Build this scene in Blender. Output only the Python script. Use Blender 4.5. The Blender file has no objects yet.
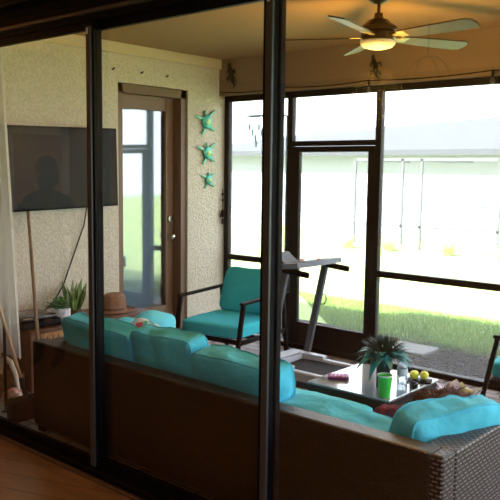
import bpy, bmesh, math, random
from mathutils import Vector, Matrix, noise
R = math.radians
random.seed(7)
S = bpy.context.scene
COL = S.collection

# ---------------------------------------------------------------- camera, world, sun, exposure
F, YAW, PITCH, ROLL, CH = 743.361, R(41.124), R(6.18), R(0.694), 1.68
fw = Vector((-math.sin(YAW)*math.cos(PITCH), math.cos(YAW)*math.cos(PITCH), -math.sin(PITCH)))
rt = Vector((math.cos(YAW), math.sin(YAW), 0)); up = rt.cross(fw)
rt, up = rt*math.cos(ROLL)+up*math.sin(ROLL), -rt*math.sin(ROLL)+up*math.cos(ROLL)
cd = bpy.data.cameras.new('camera'); cam = bpy.data.objects.new('camera', cd); COL.objects.link(cam)
m = Matrix.Identity(4)
for i in range(3):
    m[i][0] = rt[i]; m[i][1] = up[i]; m[i][2] = -fw[i]
m[0][3], m[1][3], m[2][3] = 0, 0, CH
cam.matrix_world = m
cd.sensor_width = 36; cd.lens = F/500*36; cd.clip_end = 200; cd.clip_start = .05
cd.dof.use_dof = True; cd.dof.focus_distance = 6.2; cd.dof.aperture_fstop = 5.6
S.camera = cam
S.view_settings.view_transform = 'Standard'; S.view_settings.look = 'None'
S.view_settings.gamma = 1; S.view_settings.use_curve_mapping = False
S.view_settings.exposure = 0.58
W = bpy.data.worlds.new('world'); S.world = W; W.use_nodes = True
bg = W.node_tree.nodes['Background']; bg.inputs[0].default_value = (.82, .89, 1, 1); bg.inputs[1].default_value = 4.0
sd = bpy.data.lights.new('sun', 'SUN'); sd.energy = 30; sd.angle = R(3); sd.color = (1, .97, .92)
sun = bpy.data.objects.new('sun', sd); COL.objects.link(sun)
sun.rotation_euler = Vector((-.12, -.72, .70)).to_track_quat('Z', 'Y').to_euler()

# ---------------------------------------------------------------- materials
def mat(name, col, rough=.6, metal=0., bump=None, col2=None, nscale=6., spec=.5, emis=None, trans=0., coat=0.):
    M = bpy.data.materials.new(name); M.use_nodes = True; nt = M.node_tree; N = nt.nodes; L = nt.links
    b = N['Principled BSDF']
    b.inputs['Base Color'].default_value = (*col, 1); b.inputs['Roughness'].default_value = rough
    b.inputs['Metallic'].default_value = metal; b.inputs['Specular IOR Level'].default_value = spec
    b.inputs['Coat Weight'].default_value = coat
    b.inputs['Transmission Weight'].default_value = trans
    tc = N.new('ShaderNodeTexCoord')
    if col2:
        n = N.new('ShaderNodeTexNoise'); n.inputs['Scale'].default_value = nscale; n.inputs['Detail'].default_value = 5
        L.new(tc.outputs['Object'], n.inputs['Vector'])
        r = N.new('ShaderNodeValToRGB'); r.color_ramp.elements[0].position = .35; r.color_ramp.elements[1].position = .65
        r.color_ramp.elements[0].color = (*col, 1); r.color_ramp.elements[1].color = (*col2, 1)
        L.new(n.outputs['Fac'], r.inputs['Fac']); L.new(r.outputs['Color'], b.inputs['Base Color'])
    if bump:
        sc, st, di = bump
        n = N.new('ShaderNodeTexNoise'); n.inputs['Scale'].default_value = sc; n.inputs['Detail'].default_value = 4
        L.new(tc.outputs['Object'], n.inputs['Vector'])
        bp = N.new('ShaderNodeBump'); bp.inputs['Strength'].default_value = st; bp.inputs['Distance'].default_value = di
        L.new(n.outputs['Fac'], bp.inputs['Height']); L.new(bp.outputs['Normal'], b.inputs['Normal'])
    if emis:
        b.inputs['Emission Color'].default_value = (*emis[0], 1); b.inputs['Emission Strength'].default_value = emis[1]
    return M

def stucco(name, c1, c2):
    M = bpy.data.materials.new(name); M.use_nodes = True; nt = M.node_tree; N = nt.nodes; L = nt.links
    b = N['Principled BSDF']; b.inputs['Roughness'].default_value = .9; b.inputs['Specular IOR Level'].default_value = .15
    tc = N.new('ShaderNodeTexCoord')
    n = N.new('ShaderNodeTexNoise'); n.inputs['Scale'].default_value = 36; n.inputs['Detail'].default_value = 3; n.inputs['Distortion'].default_value = 1.0
    L.new(tc.outputs['Object'], n.inputs['Vector'])
    r = N.new('ShaderNodeValToRGB'); r.color_ramp.elements[0].position = .42; r.color_ramp.elements[1].position = .56
    r.color_ramp.elements[0].color = (*c1, 1); r.color_ramp.elements[1].color = (*c2, 1)
    L.new(n.outputs['Fac'], r.inputs['Fac']); L.new(r.outputs['Color'], b.inputs['Base Color'])
    bp = N.new('ShaderNodeBump'); bp.inputs['Strength'].default_value = 1; bp.inputs['Distance'].default_value = .035
    L.new(r.outputs['Color'], bp.inputs['Height']); L.new(bp.outputs['Normal'], b.inputs['Normal'])
    return M

def bricks(name, c1, c2, mort, w, h, msize=.006, rough=.7, bump=.004, rot=0., spec=.4, bstr=.7, noisy=True):
    """running-bond pattern in metres on the mesh UVs (planks, pavers, wicker)"""
    M = bpy.data.materials.new(name); M.use_nodes = True; nt = M.node_tree; N = nt.nodes; L = nt.links
    b = N['Principled BSDF']; b.inputs['Roughness'].default_value = rough; b.inputs['Specular IOR Level'].default_value = spec
    tc = N.new('ShaderNodeTexCoord'); mp = N.new('ShaderNodeMapping'); mp.inputs['Rotation'].default_value = (0, 0, rot)
    L.new(tc.outputs['UV'], mp.inputs['Vector'])
    t = N.new('ShaderNodeTexBrick'); t.inputs['Scale'].default_value = 1
    t.inputs['Color1'].default_value = (*c1, 1); t.inputs['Color2'].default_value = (*c2, 1); t.inputs['Mortar'].default_value = (*mort, 1)
    t.inputs['Brick Width'].default_value = w; t.inputs['Row Height'].default_value = h; t.inputs['Mortar Size'].default_value = msize
    t.inputs['Mortar Smooth'].default_value = .3
    L.new(mp.outputs['Vector'], t.inputs['Vector'])
    out = t.outputs['Color']
    if noisy:
        n = N.new('ShaderNodeTexNoise'); n.inputs['Scale'].default_value = 9; n.inputs['Detail'].default_value = 6
        mp2 = N.new('ShaderNodeMapping'); mp2.inputs['Rotation'].default_value = (0, 0, rot); mp2.inputs['Scale'].default_value = (.35, 2, 1) if w > .6 else (1, 1, 1)
        L.new(tc.outputs['UV'], mp2.inputs['Vector']); L.new(mp2.outputs['Vector'], n.inputs['Vector'])
        mx = N.new('ShaderNodeMix'); mx.data_type = 'RGBA'; mx.blend_type = 'MULTIPLY'; mx.inputs['Factor'].default_value = .6
        rp = N.new('ShaderNodeValToRGB'); rp.color_ramp.elements[0].position = .3; rp.color_ramp.elements[1].position = .7
        rp.color_ramp.elements[0].color = (.45, .45, .45, 1)
        L.new(n.outputs['Fac'], rp.inputs['Fac']); L.new(out, mx.inputs['A']); L.new(rp.outputs['Color'], mx.inputs['B']); out = mx.outputs['Result']
    L.new(out, b.inputs['Base Color'])
    bp = N.new('ShaderNodeBump'); bp.invert = True; bp.inputs['Strength'].default_value = bstr; bp.inputs['Distance'].default_value = bump
    L.new(t.outputs['Fac'], bp.inputs['Height']); L.new(bp.outputs['Normal'], b.inputs['Normal'])
    return M

def pane(name, tint=(.97, .98, .97), f0=.05, rough=0.):
    M = bpy.data.materials.new(name); M.use_nodes = True; nt = M.node_tree; N = nt.nodes; L = nt.links
    N.remove(N['Principled BSDF']); o = N['Material Output']
    tr = N.new('ShaderNodeBsdfTransparent'); tr.inputs[0].default_value = (*tint, 1)
    g = N.new('ShaderNodeBsdfGlossy'); g.inputs['Roughness'].default_value = rough
    lw = N.new('ShaderNodeLayerWeight'); lw.inputs['Blend'].default_value = .5
    p = N.new('ShaderNodeMath'); p.operation = 'POWER'; p.inputs[1].default_value = 5; L.new(lw.outputs['Facing'], p.inputs[0])
    a = N.new('ShaderNodeMath'); a.operation = 'MULTIPLY_ADD'; a.inputs[1].default_value = 1-f0; a.inputs[2].default_value = f0
    L.new(p.outputs[0], a.inputs[0])
    mx = N.new('ShaderNodeMixShader'); L.new(a.outputs[0], mx.inputs[0]); L.new(tr.outputs[0], mx.inputs[1]); L.new(g.outputs[0], mx.inputs[2])
    L.new(mx.outputs[0], o.inputs['Surface'])
    return M

def sheer(name, col, op, translucent=.5, opn=None):
    """open-weave cloth or insect mesh: part see-through, part lit fabric"""
    M = bpy.data.materials.new(name); M.use_nodes = True; nt = M.node_tree; N = nt.nodes; L = nt.links
    N.remove(N['Principled BSDF']); o = N['Material Output']
    tr = N.new('ShaderNodeBsdfTransparent')
    d = N.new('ShaderNodeBsdfDiffuse'); d.inputs[0].default_value = (*col, 1)
    t = N.new('ShaderNodeBsdfTranslucent'); t.inputs[0].default_value = (*col, 1)
    m1 = N.new('ShaderNodeMixShader'); m1.inputs[0].default_value = translucent; L.new(d.outputs[0], m1.inputs[1]); L.new(t.outputs[0], m1.inputs[2])
    m2 = N.new('ShaderNodeMixShader'); m2.inputs[0].default_value = op; L.new(tr.outputs[0], m2.inputs[1]); L.new(m1.outputs[0], m2.inputs[2])
    L.new(m2.outputs[0], o.inputs['Surface'])
    return M

M_stucco = stucco('stucco', (.53, .485, .405), (.61, .56, .475))
M_beam = mat('shaded beam stucco', (.23, .165, .11), .85, bump=(60, .5, .01))  # stucco beam; its backlit shade is put into this darker brown
M_ceil = mat('lanai ceiling warm glow', (.34, .21, .095), .8)  # warm indoor reflection is put into this orange colour
M_trimw = mat('painted trim', (.58, .50, .36), .7)
M_bronze = mat('bronze aluminium', (.008, .0065, .0075), .5, 0, spec=.15)
M_black = mat('black frame', (.005, .0045, .006), .55, 0, spec=.08)
M_stile = mat('grey stile', (.07, .075, .08), .4, .3)
M_glass = pane('slider glass', (.95, .95, .93), .052)
M_dglass = pane('door glass', (.75, .82, .88), .24, .05)
M_winglass = mat('window glass', (.25, .3, .34), .08)
M_screen = sheer('insect mesh', (.85, .87, .9), .055, .6)
M_drape = sheer('sheer drape', (.86, .84, .78), .5, .45)
M_door = mat('brown door paint', (.19, .115, .075), .45)
M_doorf = mat('brown door frame', (.15, .09, .06), .5)
M_wood = bricks('wood floor', (.30, .16, .075), (.38, .21, .10), (.11, .06, .03), 1.4, .16, .004, .28, .002, R(-20))
M_paver = bricks('pavers', (.20, .155, .15), (.27, .22, .21), (.05, .042, .04), .22, .11, .01, .75, .008)
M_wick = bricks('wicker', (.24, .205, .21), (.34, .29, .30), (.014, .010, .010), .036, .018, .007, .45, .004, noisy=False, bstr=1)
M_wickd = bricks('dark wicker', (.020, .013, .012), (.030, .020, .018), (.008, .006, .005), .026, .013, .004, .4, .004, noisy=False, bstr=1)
M_teal = mat('turquoise fabric', (.06, .54, .74), .85, bump=(14, .35, .04), col2=(.09, .60, .80), nscale=3)
M_teal2 = mat('teal green fabric', (.025, .48, .62), .85, bump=(14, .2, .03))
M_teallt = mat('light turquoise fabric', (.14, .66, .85), .85, bump=(14, .25, .03))
M_orange = mat('interior wall paint', (.34, .19, .07), .8)
M_ceil2 = mat('interior ceiling paint', (.75, .42, .12), .8)
M_white = mat('white paint', (.8, .8, .78), .6)
M_grass = mat('lawn', (.20, .28, .10), .9, col2=(.30, .36, .17), nscale=1.5, bump=(60, .6, .05), spec=.05)
M_blade = mat('grass blade', (.06, .15, .02), .6, col2=(.18, .27, .06), nscale=5, spec=.05)
M_soil = mat('mulch ground', (.007, .005, .005), .95, col2=(.02, .016, .015), nscale=30, bump=(50, .8, .03), spec=.02)
M_chip = mat('mulch chip', (.010, .007, .007), .9, col2=(.06, .048, .046), nscale=9, spec=.02)
M_conc = mat('concrete', (.52, .50, .48), .85, col2=(.62, .6, .58), nscale=20)

# ---------------------------------------------------------------- mesh helpers
class MB:
    def __init__(s): s.bm = bmesh.new()
    def box(s, x0, x1, y0, y1, z0, z1, bev=0., mtx=None, seg=1):
        r = bmesh.ops.create_cube(s.bm, size=1)
        vs = r['verts']
        for v in vs:
            v.co = Vector(((x0+x1)/2+v.co.x*(x1-x0), (y0+y1)/2+v.co.y*(y1-y0), (z0+z1)/2+v.co.z*(z1-z0)))
        if bev:
            es = list({e for v in vs for e in v.link_edges})
            r2 = bmesh.ops.bevel(s.bm, geom=es, offset=bev, segments=seg, affect='EDGES', profile=.5)
            vs = list({v for f in r2['faces'] for v in f.verts} | {v for v in vs if v.is_valid})
        if mtx:
            for v in vs: v.co = mtx @ v.co
        return s
    def bar(s, a, b, w, h, bev=.003, upv=(0, 0, 1)):
        a = Vector(a); b = Vector(b); d = b-a; L = d.length; z = d.normalized(); u = Vector(upv)
        if abs(z.dot(u)) > .98: u = Vector((0, 1, 0))
        x = u.cross(z).normalized(); y = z.cross(x)
        mt = Matrix(((x.x, y.x, z.x, a.x), (x.y, y.y, z.y, a.y), (x.z, y.z, z.z, a.z), (0, 0, 0, 1)))
        return s.box(-w/2, w/2, -h/2, h/2, 0, L, bev, mt)
    def tube(s, pts, r, seg=10, caps=True):
        pts = [Vector(p) for p in pts]; n = len(pts); rings = []
        rs = r if isinstance(r, (list, tuple)) else [r]*n
        prev = None
        for i, p in enumerate(pts):
            t = (pts[min(i+1, n-1)]-pts[max(i-1, 0)]).normalized()
            if prev is None:
                u = Vector((0, 0, 1)) if abs(t.z) < .9 else Vector((1, 0, 0))
                x = u.cross(t).normalized()
            else:
                x = (prev - t*prev.dot(t)).normalized()
            prev = x; y = t.cross(x)
            rings.append([s.bm.verts.new(p+(x*math.cos(k*2*math.pi/seg)+y*math.sin(k*2*math.pi/seg))*rs[i]) for k in range(seg)])
        for i in range(n-1):
            for k in range(seg):
                s.bm.faces.new((rings[i][k], rings[i][(k+1) % seg], rings[i+1][(k+1) % seg], rings[i+1][k]))
        if caps:
            s.bm.faces.new(rings[0][::-1]); s.bm.faces.new(rings[-1])
        return s
    def lathe(s, prof, seg=28, c=(0, 0, 0), sx=1, sy=1):
        c = Vector(c); rings = []
        for r, z in prof:
            if r < 1e-5: rings.append([s.bm.verts.new(c+Vector((0, 0, z)))])
            else: rings.append([s.bm.verts.new(c+Vector((r*sx*math.cos(k*2*math.pi/seg), r*sy*math.sin(k*2*math.pi/seg), z))) for k in range(seg)])
        for i in range(len(rings)-1):
            a, b = rings[i], rings[i+1]
            for k in range(seg):
                k2 = (k+1) % seg
                if len(a) == 1 and len(b) == 1: continue
                if len(a) == 1: s.bm.faces.new((a[0], b[k2], b[k]))
                elif len(b) == 1: s.bm.faces.new((a[k], a[k2], b[0]))
                else: s.bm.faces.new((a[k], a[k2], b[k2], b[k]))
        return s
    def ell(s, c, rx, ry, rz, seg=14, mtx=None):
        r = bmesh.ops.create_uvsphere(s.bm, u_segments=seg, v_segments=max(6, seg//2+1), radius=1)
        for v in r['verts']:
            q = Vector((v.co.x*rx, v.co.y*ry, v.co.z*rz))
            if mtx: q = mtx @ q
            v.co = q+Vector(c)
        return s
    def prism(s, poly, z0, z1, mtx=None):
        a = [s.bm.verts.new(Vector((x, y, z0))) for x, y in poly]; b = [s.bm.verts.new(Vector((x, y, z1))) for x, y in poly]
        n = len(poly); s.bm.faces.new(a[::-1]); s.bm.faces.new(b)
        for i in range(n): s.bm.faces.new((a[i], a[(i+1) % n], b[(i+1) % n], b[i]))
        if mtx:
            for v in a+b: v.co = mtx @ v.co
        return s
    def leaf(s, base, tip, w, droop=0., seg=5, th=.0012, side=None, cup=.15):
        base = Vector(base); tip = Vector(tip); d = tip-base
        sd = Vector(side) if side else d.cross(Vector((0, 0, 1)))
        if sd.length < 1e-4: sd = Vector((1, 0, 0))
        sd.normalize(); nrm = sd.cross(d).normalized(); T = []; B = []
        for i in range(seg+1):
            t = i/seg; ww = w*math.sin(math.pi*min(1, .12+.88*t)**.9)*.5+.0008
            p = base+d*t+Vector((0, 0, -droop*t*t+droop*.6*t*0))
            row = [p-sd*ww+nrm*ww*cup, p, p+sd*ww+nrm*ww*cup]
            T.append([s.bm.verts.new(q+nrm*th) for q in row]); B.append([s.bm.verts.new(q-nrm*th) for q in row])
        for i in range(seg):
            for k in range(2):
                s.bm.faces.new((T[i][k], T[i][k+1], T[i+1][k+1], T[i+1][k]))
                s.bm.faces.new((B[i][k+1], B[i][k], B[i+1][k], B[i+1][k+1]))
            s.bm.faces.new((T[i][0], T[i+1][0], B[i+1][0], B[i][0])); s.bm.faces.new((T[i][2], B[i][2], B[i+1][2], T[i+1][2]))
        return s
    def build(s, name, material, parent=None, smooth=False, uv=False, loc=None, weld=False):
        bm = s.bm
        if weld: bmesh.ops.remove_doubles(bm, verts=bm.verts, dist=1e-5)
        bmesh.ops.recalc_face_normals(bm, faces=bm.faces)
        if uv:
            l = bm.loops.layers.uv.new('UVMap')
            for f in bm.faces:
                n = f.normal; ax = max(range(3), key=lambda i: abs(n[i]))
                for lp in f.loops:
                    c = lp.vert.co
                    lp[l].uv = (c.y, c.z) if ax == 0 else (c.x, c.z) if ax == 1 else (c.x, c.y)
        me = bpy.data.meshes.new(name)
        if smooth:
            for f in bm.faces: f.smooth = True
            for e in bm.edges:
                if len(e.link_faces) == 2 and e.calc_face_angle(0) > R(38): e.smooth = False
        bm.to_mesh(me); bm.free(); me.materials.append(material)
        o = bpy.data.objects.new(name, me); COL.objects.link(o)
        if parent: o.parent = parent
        if loc: o.location = loc
        return o

def tag(o, label, cat, group=None, kind=None):
    o['label'] = label; o['category'] = cat
    if group: o['group'] = group
    if kind: o['kind'] = kind
    return o
def thing(name, label, cat, loc=(0, 0, 0), rz=0., group=None):
    o = bpy.data.objects.new(name, None); COL.objects.link(o); o.location = loc; o.rotation_euler = (0, 0, rz); o.empty_display_size = .1
    return tag(o, label, cat, group)
def struct(o): o['kind'] = 'structure'; return o
def dup(root, loc, rz, label, scale=None):
    r = root.copy(); COL.objects.link(r); r.location = loc; r.rotation_euler = (0, 0, rz); r['label'] = label
    if scale: r.scale = (scale,)*3
    for ch in list(root.children):
        c = ch.copy(); COL.objects.link(c); c.parent = r
        for g in list(ch.children):
            d = g.copy(); COL.objects.link(d); d.parent = c
    return r
def center(o):
    """move a single-mesh thing's origin to its base centre"""
    bb = [Vector(c) for c in o.bound_box]
    c = Vector(((min(b.x for b in bb)+max(b.x for b in bb))/2, (min(b.y for b in bb)+max(b.y for b in bb))/2, min(b.z for b in bb)))
    o.data.transform(Matrix.Translation(-c)); o.location = o.location+c
    return o

def cushion_mesh(w, d, h, n=10., seg=12, puff=.12, wr=.006, seed=0):
    """soft box, w x d x h, centred; puffed along h"""
    bm = bmesh.new(); bmesh.ops.create_cube(bm, size=2)
    bmesh.ops.subdivide_edges(bm, edges=bm.edges[:], cuts=seg, use_grid_fill=True)
    off = Vector((seed*3.1, seed*1.7, 0))
    for v in bm.verts:
        p = v.co; k = (abs(p.x)**n+abs(p.y)**n+abs(p.z)**n)**(1/n); q = p/k
        edge = (1-puff*2)+puff*2*(1-q.x**4)*(1-q.y**4)
        c = Vector((q.x*w/2, q.y*d/2, q.z*h/2*edge))
        c += q.normalized()*noise.noise(c*9+off)*wr*2
        v.co = c
    for f in bm.faces: f.smooth = True
    return bm

# ================================================================ SETTING
YS, YW, XL = 2.425, 5.529, -5.17
# interior room
struct(MB().box(-7.2, 2.7, -3.7, 2.37, -.12, 0).build('floor', M_wood, uv=True))
struct(MB().box(-7.2, 2.7, -3.7, 2.37, 2.9, 3.0).build('ceiling', M_ceil2))
struct(MB().box(-7.2, 2.7, -3.75, -3.6, 0, 2.9).build('wall_back', M_orange))
w = MB(); w.box(-7.25, -7.1, -3.6, 2.37, 0, 2.9)
struct(w.build('wall_interior_left', M_orange))
struct(MB().box(2.6, 2.75, -3.6, -1.6, 0, 2.9).box(2.6, 2.75, 1.4, 2.37, 0, 2.9).box(2.6, 2.75, -1.6, 1.4, 0, .8).box(2.6, 2.75, -1.6, 1.4, 2.3, 2.9).build('wall_right', M_orange))  # window opening added out of view so daylight brightens the cushion backs
struct(MB().box(2.62, 2.70, -1.6, -1.54, .8, 2.3).box(2.62, 2.70, 1.34, 1.4, .8, 2.3).box(2.62, 2.70, -.13, -.07, .8, 2.3).box(2.62, 2.70, -1.6, 1.4, .8, .86).box(2.62, 2.70, -1.6, 1.4, 2.24, 2.3).build('added_window', M_white))  # frame of the added opening
w = MB(); w.box(-7.2, -5.0, 2.37, 2.5, 0, 2.9); w.box(.45, 2.7, 2.37, 2.5, 0, 2.9); w.box(-5.0, .45, 2.39, 2.5, 2.52, 2.9)
struct(w.build('wall_front', M_black))  # backlit wall; its lack of light is put in as black
# panel door of the room behind, with casing
d = struct(MB().box(-7.1, -7.06, -.05, .55, 0, 2.03, .004).build('door_1', M_white))
pm = mat('door panel paint', (.62, .4, .25), .5)
d.data.materials[0] = pm
MB().box(-7.06, -7.045, .04, .46, 1.25, 1.9, .006).box(-7.06, -7.045, .04, .46, .25, 1.1, .006).build('raised_panel', pm, d)
MB().box(-7.1, -7.03, -.14, -.05, 0, 2.12).box(-7.1, -7.03, .55, .64, 0, 2.12).box(-7.1, -7.03, -.14, .64, 2.03, 2.14).build('casing', M_white, d)
MB().ell((-7.02, .02, .98), .03, .03, .03).build('door_knob', M_stile, d, smooth=True)
# lanai floor, walls, ceiling
f = struct(MB().box(-5.4, .66, 2.37, 5.62, -.12, 0).build('floor_lanai', M_paver, uv=True))
cl = struct(MB().box(-5.4, .66, 2.38, 5.7, 2.75, 2.85).build('ceiling_lanai', M_ceil))
w = MB()
w.box(-5.4, XL, 2.5, 4.16, 0, 2.75).box(-5.4, XL, 5.0, 5.58, 0, 2.75).box(-5.4, XL, 4.16, 5.0, 2.42, 2.75)
struct(w.build('wall_left', M_stucco))
w = MB().box(-5.4, .66, 5.43, 5.62, 2.40, 2.75); struct(w.build('wall_beam', M_beam))
struct(MB().box(XL, XL+.035, 2.5, 5.43, 2.655, 2.75, .006).build('trim_1', M_trimw))
struct(MB().box(XL-.25, XL+.14, 4.10, 5.42, 0, .10, .01).build('trim_2', M_conc))          # door step
struct(MB().box(-5.9, 3.2, -4.2, 2.45, 3.02, 3.35).box(-5.9, .95, 2.45, 6.05, 3.02, 3.35).build('roof', M_conc))
struct(MB().box(-9.6, -5.42, 2.6, 5.6, -.1, 2.9).build('wall_wing', M_stucco))

# ---- patio door in the left wall
dr = struct(MB().box(-5.40, -5.19, 4.165, 4.225, .10, 2.415).box(-5.40, -5.19, 4.93, 4.995, .10, 2.415).box(-5.40, -5.19, 4.165, 4.995, 2.34, 2.415).box(-5.40, -5.19, 4.165, 4.995, .10, .13).build('door_2', M_doorf))
DX = -5.30
MB().box(DX-.04, DX, 4.225, 4.30, .13, 2.34, .004).box(DX-.04, DX, 4.83, 4.93, .13, 2.34, .004).box(DX-.04, DX, 4.30, 4.83, 2.22, 2.34, .004).box(DX-.04, DX, 4.30, 4.83, .13, .36, .004).build('door_leaf', M_door, dr)
MB().box(DX-.005, DX+.012, 4.285, 4.305, .345, 2.235).box(DX-.005, DX+.012, 4.825, 4.845, .345, 2.235).box(DX-.005, DX+.012, 4.285, 4.845, 2.215, 2.235).box(DX-.005, DX+.012, 4.285, 4.845, .345, .365).build('glazing_bead', M_door, dr)
MB().box(DX-.03, DX-.022, 4.30, 4.83, .36, 2.22).build('pane', M_dglass, dr)
MB().box(DX-.10, DX-.085, 4.27, 4.86, .3, 2.3).build('haze_backing', mat('door blind', (.75, .8, .85), .6), dr)  # pale panel added; its colour stands for hazy reflections in the glass
M_chrome = mat('brushed nickel', (.75, .73, .7), .2, 1)
MB().ell((DX+.045, 4.88, 1.03), .034, .034, .034).tube([(DX, 4.88, 1.03), (DX+.03, 4.88, 1.03)], .014).build('door_knob', M_chrome, dr, smooth=True)
MB().tube([(DX, 4.88, 1.20), (DX+.03, 4.88, 1.20)], .032, 16).build('deadbolt', M_chrome, dr, smooth=True)

# ---- sliding glass doors (big frame)
sl = struct(MB().box(-5.0, .45, 2.385, 2.47, 2.425, 2.52, .004).box(-5.0, .45, 2.37, 2.48, 0, .05, .004).box(-5.04, -5.0, 2.37, 2.48, 0, 2.52).box(.42, .46, 2.37, 2.48, 0, 2.52).build('window_1', M_black))
MB().box(-5.0, .45, 2.355, 2.385, 2.455, 2.475, .003).build('track_lip', M_stile, sl)
MB().box(-5.0, .45, 2.345, 2.37, 0, .018, .003).build('floor_track', mat('worn bronze track', (.10, .06, .04), .5), sl)
edges = [-5.0, -4.42, -3.21, -2.0, -.79, .42]
for i in range(5):
    yo = 2.412 if i % 2 else 2.446
    x0, x1 = edges[i], edges[i+1]
    fr = MB().box(x0-.035, x1+.035, yo-.014, yo+.014, .05, .10).box(x0-.035, x1+.035, yo-.014, yo+.014, 2.385, 2.425)
    fr.box(x0-.035, x0+.025, yo-.015, yo+.015, .1, 2.385, .002).box(x1-.025, x1+.035, yo-.015, yo+.015, .1, 2.385, .002)
    p = fr.build('sash', M_black, sl)
    MB().box(x0+.02, x1-.02, yo-.003, yo+.003, .095, 2.39).build('pane', M_glass, p)
for x in edges[1:-1]:
    MB().box(x-.012, x+.024, 2.384, 2.398, .06, 2.40, .002).build('stile_cover', M_stile, sl)
    MB().box(x-.002, x+.010, 2.378, 2.384, 2.36, 2.39, .002).build('latch', M_white, sl)
v = MB().box(-5.0, .45, 2.27, 2.385, 2.56, 2.86, .01).build('unlit_wall_box', M_black)  # added black box; stands for the unlit wall above the doors
tag(v, 'added black box for the unlit wall above the sliding glass doors', 'box')

# ---- screen wall of the lanai
def post(mb, x0, x1, z0=0., z1=2.4, y0=5.50, y1=5.56): return mb.box(x0, x1, y0, y1, z0, z1, .003)
sw = MB()
sw.box(-5.16, .61, 5.50, 5.56, 2.345, 2.40, .003).box(-5.16, .61, 5.49, 5.57, 0, .045, .003)
for a, b in ((-5.16, -5.105), (-4.36, -4.30), (-3.405, -3.35), (-1.95, -1.89), (-.45, -.39), (.55, .61)): post(sw, a, b)
sw.box(-5.11, -4.35, 5.505, 5.555, .772, .825).box(-3.36, .6, 5.505, 5.555, .772, .825)
sw.box(-4.31, -3.40, 5.505, 5.555, 1.90, 1.945)
s3 = struct(sw.build('window_2', M_bronze))
for a, b, z0, z1 in ((-5.105, -4.36, .045, .772), (-5.105, -4.36, .825, 2.345), (-4.30, -3.405, 1.945, 2.345), (-3.35, -1.95, .045, .772), (-3.35, -1.95, .825, 2.345),
                    (-1.89, -.45, .045, .772), (-1.89, -.45, .825, 2.345), (-.39, .55, .045, .772), (-.39, .55, .825, 2.345)):
    MB().box(a, b, 5.529, 5.531, z0, z1).build('insect_screen', M_screen, s3)
s4 = MB()
s4.box(.55, .61, 2.5, 5.5, 2.345, 2.40).box(.55, .61, 2.5, 5.43, 2.40, 2.75).box(.55, .61, 2.5, 5.5, 0, .045).box(.55, .61, 2.5, 5.5, .772, .825).box(.55, .61, 4.0, 4.05, 0, 2.4)
struct(s4.build('window_3', M_bronze))
# screen door
sdr = MB()
sdr.box(-4.298, -4.215, 5.505, 5.55, .03, 1.895, .003).box(-3.475, -3.41, 5.505, 5.55, .03, 1.895, .003).box(-4.215, -3.475, 5.505, 5.55, 1.845, 1.895, .003)
d3 = struct(sdr.build('door_3', M_bronze))
MB().box(-4.215, -3.475, 5.515, 5.54, .03, .255).build('kick_plate', M_bronze, d3)
MB().box(-4.215, -3.475, 5.529, 5.531, .255, 1.845).build('insect_screen', M_screen, d3)
MB().box(-3.46, -3.43, 5.485, 5.505, 1.36, 1.48, .004).bar((-3.445, 5.47, 1.39), (-3.445, 5.47, 1.46), .012, .012).build('door_handle', M_black, d3)

# ---- outside: ground
def gz(y): return -.06 if y < 6.7 else -.06-(y-6.7)*.115 if y < 14 else -.90
g = MB(); xs = [-40+i*4 for i in range(22)]; ys = [6.2, 7, 8, 9, 10, 11, 12, 14, 18, 24, 34, 60]
vv = [[g.bm.verts.new((x, y, gz(y)-.005)) for y in ys] for x in xs]
for i in range(len(xs)-1):
    for j in range(len(ys)-1): g.bm.faces.new((vv[i][j], vv[i+1][j], vv[i+1][j+1], vv[i][j+1]))
struct(g.build('lawn', M_grass, smooth=True))
struct(MB().box(.66, 30, -10, 6.3, -.3, -.07).build('side_yard', M_grass))
struct(MB().box(-12, 8, 5.60, 6.85, -.3, -.055).build('ground_mulch_bed', M_soil))
g = MB()
for k in range(5200):
    x = random.uniform(-6.5, -.5); y = 5.66+random.random()*1.15
    if y > 6.65+.1*math.sin(x*5): continue
    if -3.80 < x < -3.20 and 6.16 < y < 6.68: continue
    L = random.uniform(.012, .04); a = random.uniform(0, 6.28)
    mt = Matrix.Translation((x, y, -.048+random.random()*.02)) @ Matrix.Rotation(a, 4, 'Z') @ Matrix.Rotation(random.uniform(-.5, .5), 4, 'Y')
    g.box(-L, L, -.007, .007, -.003, .003, 0, mt)
tag(g.build('mulch_chips', M_chip), 'dark brown wood mulch chips along the screen wall', 'mulch', kind='stuff')
g = MB()
for k in range(42000):
    y = 6.55+3.9*(random.random()**1.3); x = random.uniform(-.5-(y-5)*.9-2.6, -.2-(y-5.4)*.35)
    if y < 6.8 and random.random() > (y-6.5)/.3: continue
    hgt = random.uniform(.035, .085); a = random.uniform(0, 6.28); w_ = .0035
    b = Vector((x, y, gz(y)-.006)); dx = Vector((math.cos(a)*w_, math.sin(a)*w_, 0)); t = Vector((random.uniform(-.03, .03), random.uniform(-.03, .03), hgt))
    g.bm.faces.new((g.bm.verts.new(b-dx), g.bm.verts.new(b+dx), g.bm.verts.new(b+t)))
tag(g.build('lawn_grass', M_blade), 'short green lawn grass in the shade beyond the mulch bed', 'grass', kind='stuff')
tag(center(MB().box(-3.72, -3.28, 6.24, 6.60, -.06, -.03, .01).build('stepping_stone', mat('weathered concrete', (.12, .12, .12), .9))), 'pale square stepping stone set in the mulch outside the screen', 'stepping stone')

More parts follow.
